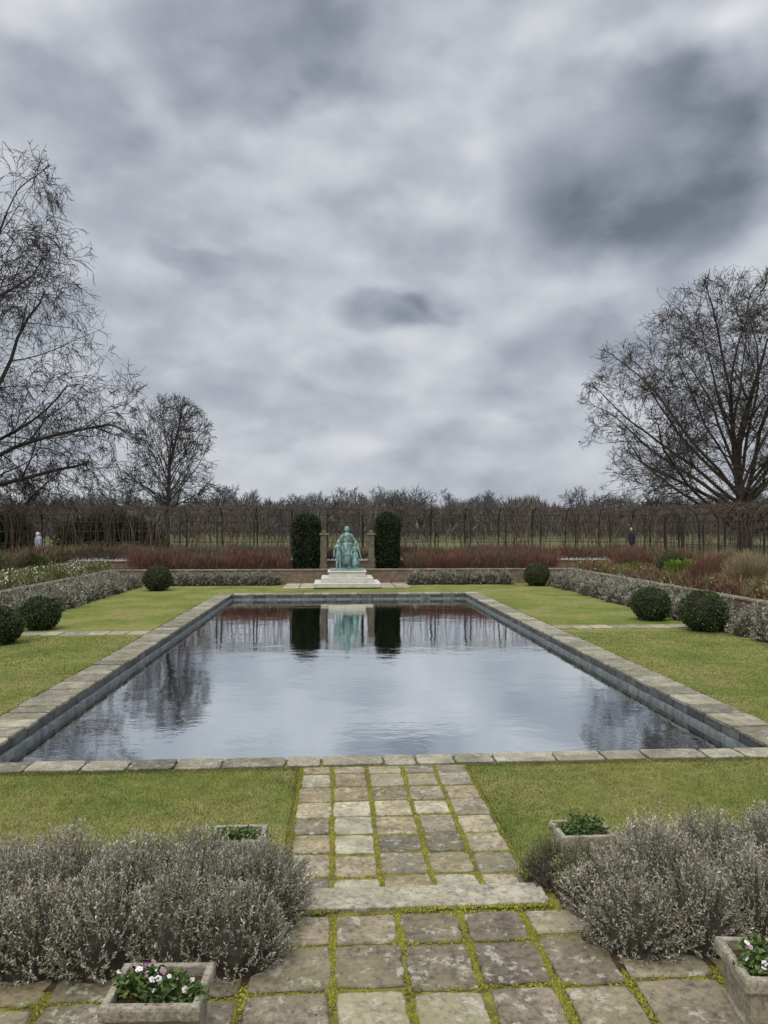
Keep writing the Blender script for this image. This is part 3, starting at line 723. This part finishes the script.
# ---------------------------------------------------------------- stone troughs
def trough(x,y,z,w,d,h,rot,flowers=True):
    e=empty('stone_planter_trough',(x,y,z)); e.rotation_euler[2]=rot
    bm=bmesh.new()
    def ringv(hw,hd,zz): return [bm.verts.new(p) for p in ((-hw,-hd,zz),(hw,-hd,zz),(hw,hd,zz),(-hw,hd,zz))]
    W,D=w/2,d/2
    prof=[(.90,0),(.90,.05),(.84,.07),(.86,.62),(.90,.70),(1.0,.76),(1.0,.93),(.97,1.0)]
    rings=[ringv(W*f,D*f,h*t) for f,t in prof]
    t=.04
    rings.append(ringv(W*.97-t,D*.97-t,h)); rings.append(ringv(W*.97-t-.01,D*.97-t-.01,h*.6))
    for a,b in zip(rings,rings[1:]):
        for i in range(4): bm.faces.new((a[i],a[(i+1)%4],b[(i+1)%4],b[i]))
    bm.faces.new(rings[-1]); bm.faces.new(rings[0][::-1])
    m=bpy.data.meshes.new('trough'); bm.to_mesh(m); bm.free()
    a=m.color_attributes.new('Col','FLOAT_COLOR','POINT'); a.data.foreach_set('color',np.tile([*lin((160,152,134)),1],len(m.vertices)).astype(np.float32)); m.materials.append(M_trough)
    o=link(bpy.data.objects.new('stone_body',m),e); md=o.modifiers.new('b','BEVEL'); md.width=.008; md.segments=2
    for sg in (-1,1):
        for k in range(3):
            cx=(-1+k)*W*.52
            bevbox('carved_panel_%d'%(k+1),cx-W*.2,cx+W*.2,sg*D*.865-.006,sg*D*.865+.006,h*.2,h*.55,M_trough,e,.005,(150,142,124))
    mesh_py('soil',[(-W*.9+.01,-D*.8,h*.82),(W*.9-.01,-D*.8,h*.82),(W*.9-.01,D*.8,h*.82),(-W*.9+.01,D*.8,h*.82)],[(0,1,2,3)],M_soil,parent=e)
    parts=[]
    n=2100
    cl=RS.uniform(-1,1,(15,2))*np.array([W*.74,D*.58]); ci=RS.randint(0,15,n)
    ch=RS.uniform(.04,.13,15)
    P=np.stack([cl[ci,0]+RS.normal(0,.038,n),cl[ci,1]+RS.normal(0,.03,n),h*.84+RS.uniform(0,1,n)*ch[ci]],1)
    c=np.array([lin((74,96,46)),lin((98,118,56)),lin((60,80,42)),lin((118,128,80))])[RS.randint(0,4,n)]*RS.uniform(.7,1.1,(n,1))
    parts.append(diamonds(P,np.stack([RS.normal(0,1,n),RS.normal(0,1,n),RS.uniform(.0,1,n)],1),RS.uniform(.03,.05,n),.022,c))
    V,F,C=merge(parts); mesh_np('leaves',V,F,M_leaf,C,parent=e)
    if flowers:
        V=[];F=[];C=[]
        for k in range(26):
            ci_=RS.randint(15); q=cl[ci_]; p=Vector((q[0]+RS.normal(0,.04),min(D*.6,max(-D*.6,q[1]+RS.normal(0,.03))),h*.84+ch[ci_]+RS.uniform(.0,.03)))
            nn=Vector((RS.normal(0,.4),-.6+RS.normal(0,.3),1)).normalized(); u=nn.orthogonal().normalized(); w_=nn.cross(u)
            col=random.choice([(222,216,214),(206,196,204),(112,72,110),(222,218,214),(170,130,150)]); r=RS.uniform(.010,.016)
            for pe in range(5):
                a=pe*2*math.pi/5; o0=len(V)
                cpt=p+(u*math.cos(a)+w_*math.sin(a))*r*.75
                for j in range(6):
                    bb=j*math.pi/3; V.append(tuple(cpt+(u*math.cos(bb)+w_*math.sin(bb))*r*.62+nn*.0008*pe)); C.append(lin(col))
                F.append(tuple(range(o0,o0+6)))
            o0=len(V)
            for j in range(6):
                bb=j*math.pi/3; V.append(tuple(p+(u*math.cos(bb)+w_*math.sin(bb))*r*.3+nn*.006)); C.append(lin((200,150,30)))
            F.append(tuple(range(o0,o0+6)))
        mesh_py('pansy_flowers',V,F,M_leaf,C,parent=e)
trough(-.97,4.25,.152,.54,.42,.31,-.05)
trough(2.62,4.24,.152,.60,.46,.32,-.12)
trough(2.13,6.30,.0,.48,.38,.42,0,False)
trough(-.80,6.34,.0,.46,.36,.44,0,False)
n=420
P=np.stack([RS.uniform(-3.,4,n),RS.uniform(3.7,9.,n),np.zeros(n)],1); P[:,2]=np.where(P[:,1]<5.5,.158,.03)
keep=(P[:,1]<4.7)|((P[:,0]>-.4)&(P[:,0]<1.6)&((P[:,1]<5.5)|(P[:,1]>6)))
P=P[keep]; n=len(P)
V,F,C=diamonds(P,np.stack([RS.normal(size=n),RS.normal(size=n),RS.uniform(0,.3,n)],1),RS.uniform(.01,.03,n),RS.uniform(.005,.012,n),np.array(lin((88,68,44)))*RS.uniform(.6,1.5,(n,1)))
mesh_np('fallen_leaves',V,F,M_leaf,C)
# ---------------------------------------------------------------- world
w=bpy.data.worlds.new('World'); scene.world=w; w.use_nodes=True; nt=w.node_tree; nt.nodes.clear()
out=N(nt,'ShaderNodeOutputWorld'); bg=N(nt,'ShaderNodeBackground'); nt.links.new(bg.outputs[0],out.inputs[0])
tc=N(nt,'ShaderNodeTexCoord'); dirv=tc.outputs['Generated']
def VM(op,a,b=None):
    n=N(nt,'ShaderNodeVectorMath',operation=op)
    for i,v in enumerate((a,b)):
        if v is None: continue
        if hasattr(v,'is_linked'): nt.links.new(v,n.inputs[i])
        else: n.inputs[i].default_value=v
    return n
def MA(op,a,b=None,c=None,clamp=False):
    n=N(nt,'ShaderNodeMath',operation=op,use_clamp=clamp)
    for i,v in enumerate((a,b,c)):
        if v is None: continue
        if hasattr(v,'is_linked'): nt.links.new(v,n.inputs[i])
        else: n.inputs[i].default_value=v
    return n.outputs[0]
def MR(v,a,b,c,d,smooth=True):
    n=N(nt,'ShaderNodeMapRange',interpolation_type='SMOOTHSTEP' if smooth else 'LINEAR')
    nt.links.new(v,n.inputs[0])
    for i,q in enumerate((a,b,c,d)): n.inputs[i+1].default_value=q
    return n.outputs[0]
sep=N(nt,'ShaderNodeSeparateXYZ'); nt.links.new(dirv,sep.inputs[0])
def mp(scale,loc=(0,0,0),src=None):
    m_=N(nt,'ShaderNodeMapping'); nt.links.new(src or dirv,m_.inputs[0]); m_.inputs['Scale'].default_value=scale; m_.inputs['Location'].default_value=loc; return m_.outputs[0]
nd=noise(nt,6.5,5,.46,mp((1,1,1.6)))
ne=noise(nt,6.5,2,.4,mp((1,1,1.6),(-.006,0,.045)))
nf=noise(nt,17.,3,.45,mp((1,1,1.5)))
off=VM('SCALE',VM('SUBTRACT',nd.outputs['Color'],(.5,.5,.5)).outputs[0]); off.inputs[3].default_value=.11
off2=VM('SCALE',VM('SUBTRACT',nf.outputs['Color'],(.5,.5,.5)).outputs[0]); off2.inputs[3].default_value=.035
wd=VM('ADD',VM('ADD',dirv,off.outputs[0]).outputs[0],off2.outputs[0]).outputs[0]
blobs=[
 (655,165,142,98,-.36),(745,110,90,75,-.12),(590,205,76,60,-.10),(245,50,120,68,-.28),(75,110,80,60,-.14),(385,314,48,28,-.26),(430,302,34,18,-.12),(612,345,52,26,-.20),
 (185,258,50,16,-.14),(545,410,85,20,-.12),(270,430,60,14,-.10),(160,375,50,14,-.08),
 (440,110,80,100,.10),(60,22,80,36,.12),(700,28,100,30,.16),(320,372,56,18,.16),(405,385,64,20,.12),(480,180,30,70,.12),(440,455,110,16,.08)]
tot=MR(nd.outputs['Fac'],.34,.66,.49,.71)
tot=MA('ADD',tot,MA('MULTIPLY',MA('SUBTRACT',nd.outputs['Fac'],ne.outputs['Fac']),.55))
tot=MA('ADD',tot,MA('MULTIPLY_ADD',nf.outputs['Fac'],.18,-.09))
for (px,py,rx,ry,s) in blobs:
    c=Vector(((px-335)/740.,1,(528-py)/740.)); k=c.length; c=c.normalized()
    d=VM('SUBTRACT',wd,tuple(c)).outputs[0]
    d=VM('MULTIPLY',d,(740*k/rx,740*k/rx*.6,740*k/ry)).outputs[0]
    ln=VM('LENGTH',d).outputs['Value']
    tot=MA('ADD',tot,MR(ln,.55 if s<0 else .25,1.15,s,0.))
r=ramp(nt,tot,[(.0,lin((110,117,129))),(.25,lin((144,151,163))),(.5,lin((173,179,189))),(.75,lin((200,204,211))),(1.,lin((226,228,232)))])
elev=math.radians(48); az=math.radians(215)
sky=N(nt,'ShaderNodeTexSky',sky_type='NISHITA'); sky.sun_disc=False; sky.sun_elevation=elev; sky.sun_rotation=az
sk=VM('SCALE',sky.outputs[0]); sk.inputs[3].default_value=.1
col=mix(nt,sk.outputs[0],r.outputs['Color'],.98)
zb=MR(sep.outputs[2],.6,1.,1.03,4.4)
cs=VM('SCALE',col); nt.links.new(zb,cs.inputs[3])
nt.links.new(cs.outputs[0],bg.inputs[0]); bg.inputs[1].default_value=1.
sl=bpy.data.lights.new('sun','SUN'); sl.energy=1.5; sl.angle=math.radians(45); sl.color=(1,.97,.92)
so=link(bpy.data.objects.new('sun',sl))
sd=Vector((math.sin(az)*math.cos(elev),math.cos(az)*math.cos(elev),math.sin(elev)))
so.rotation_euler=(-sd).to_track_quat('-Z','Y').to_euler()
cam=bpy.data.cameras.new('camera'); cam.sensor_fit='VERTICAL'; cam.sensor_height=36; cam.lens=26.; cam.clip_end=6000; cam.clip_start=.05
co=link(bpy.data.objects.new('camera',cam)); co.location=(0,0,3); co.rotation_euler=(math.radians(91.24),0,math.radians(-3.8))
scene.camera=co
scene.view_settings.view_transform='Standard'; scene.view_settings.look='None'; scene.view_settings.exposure=0
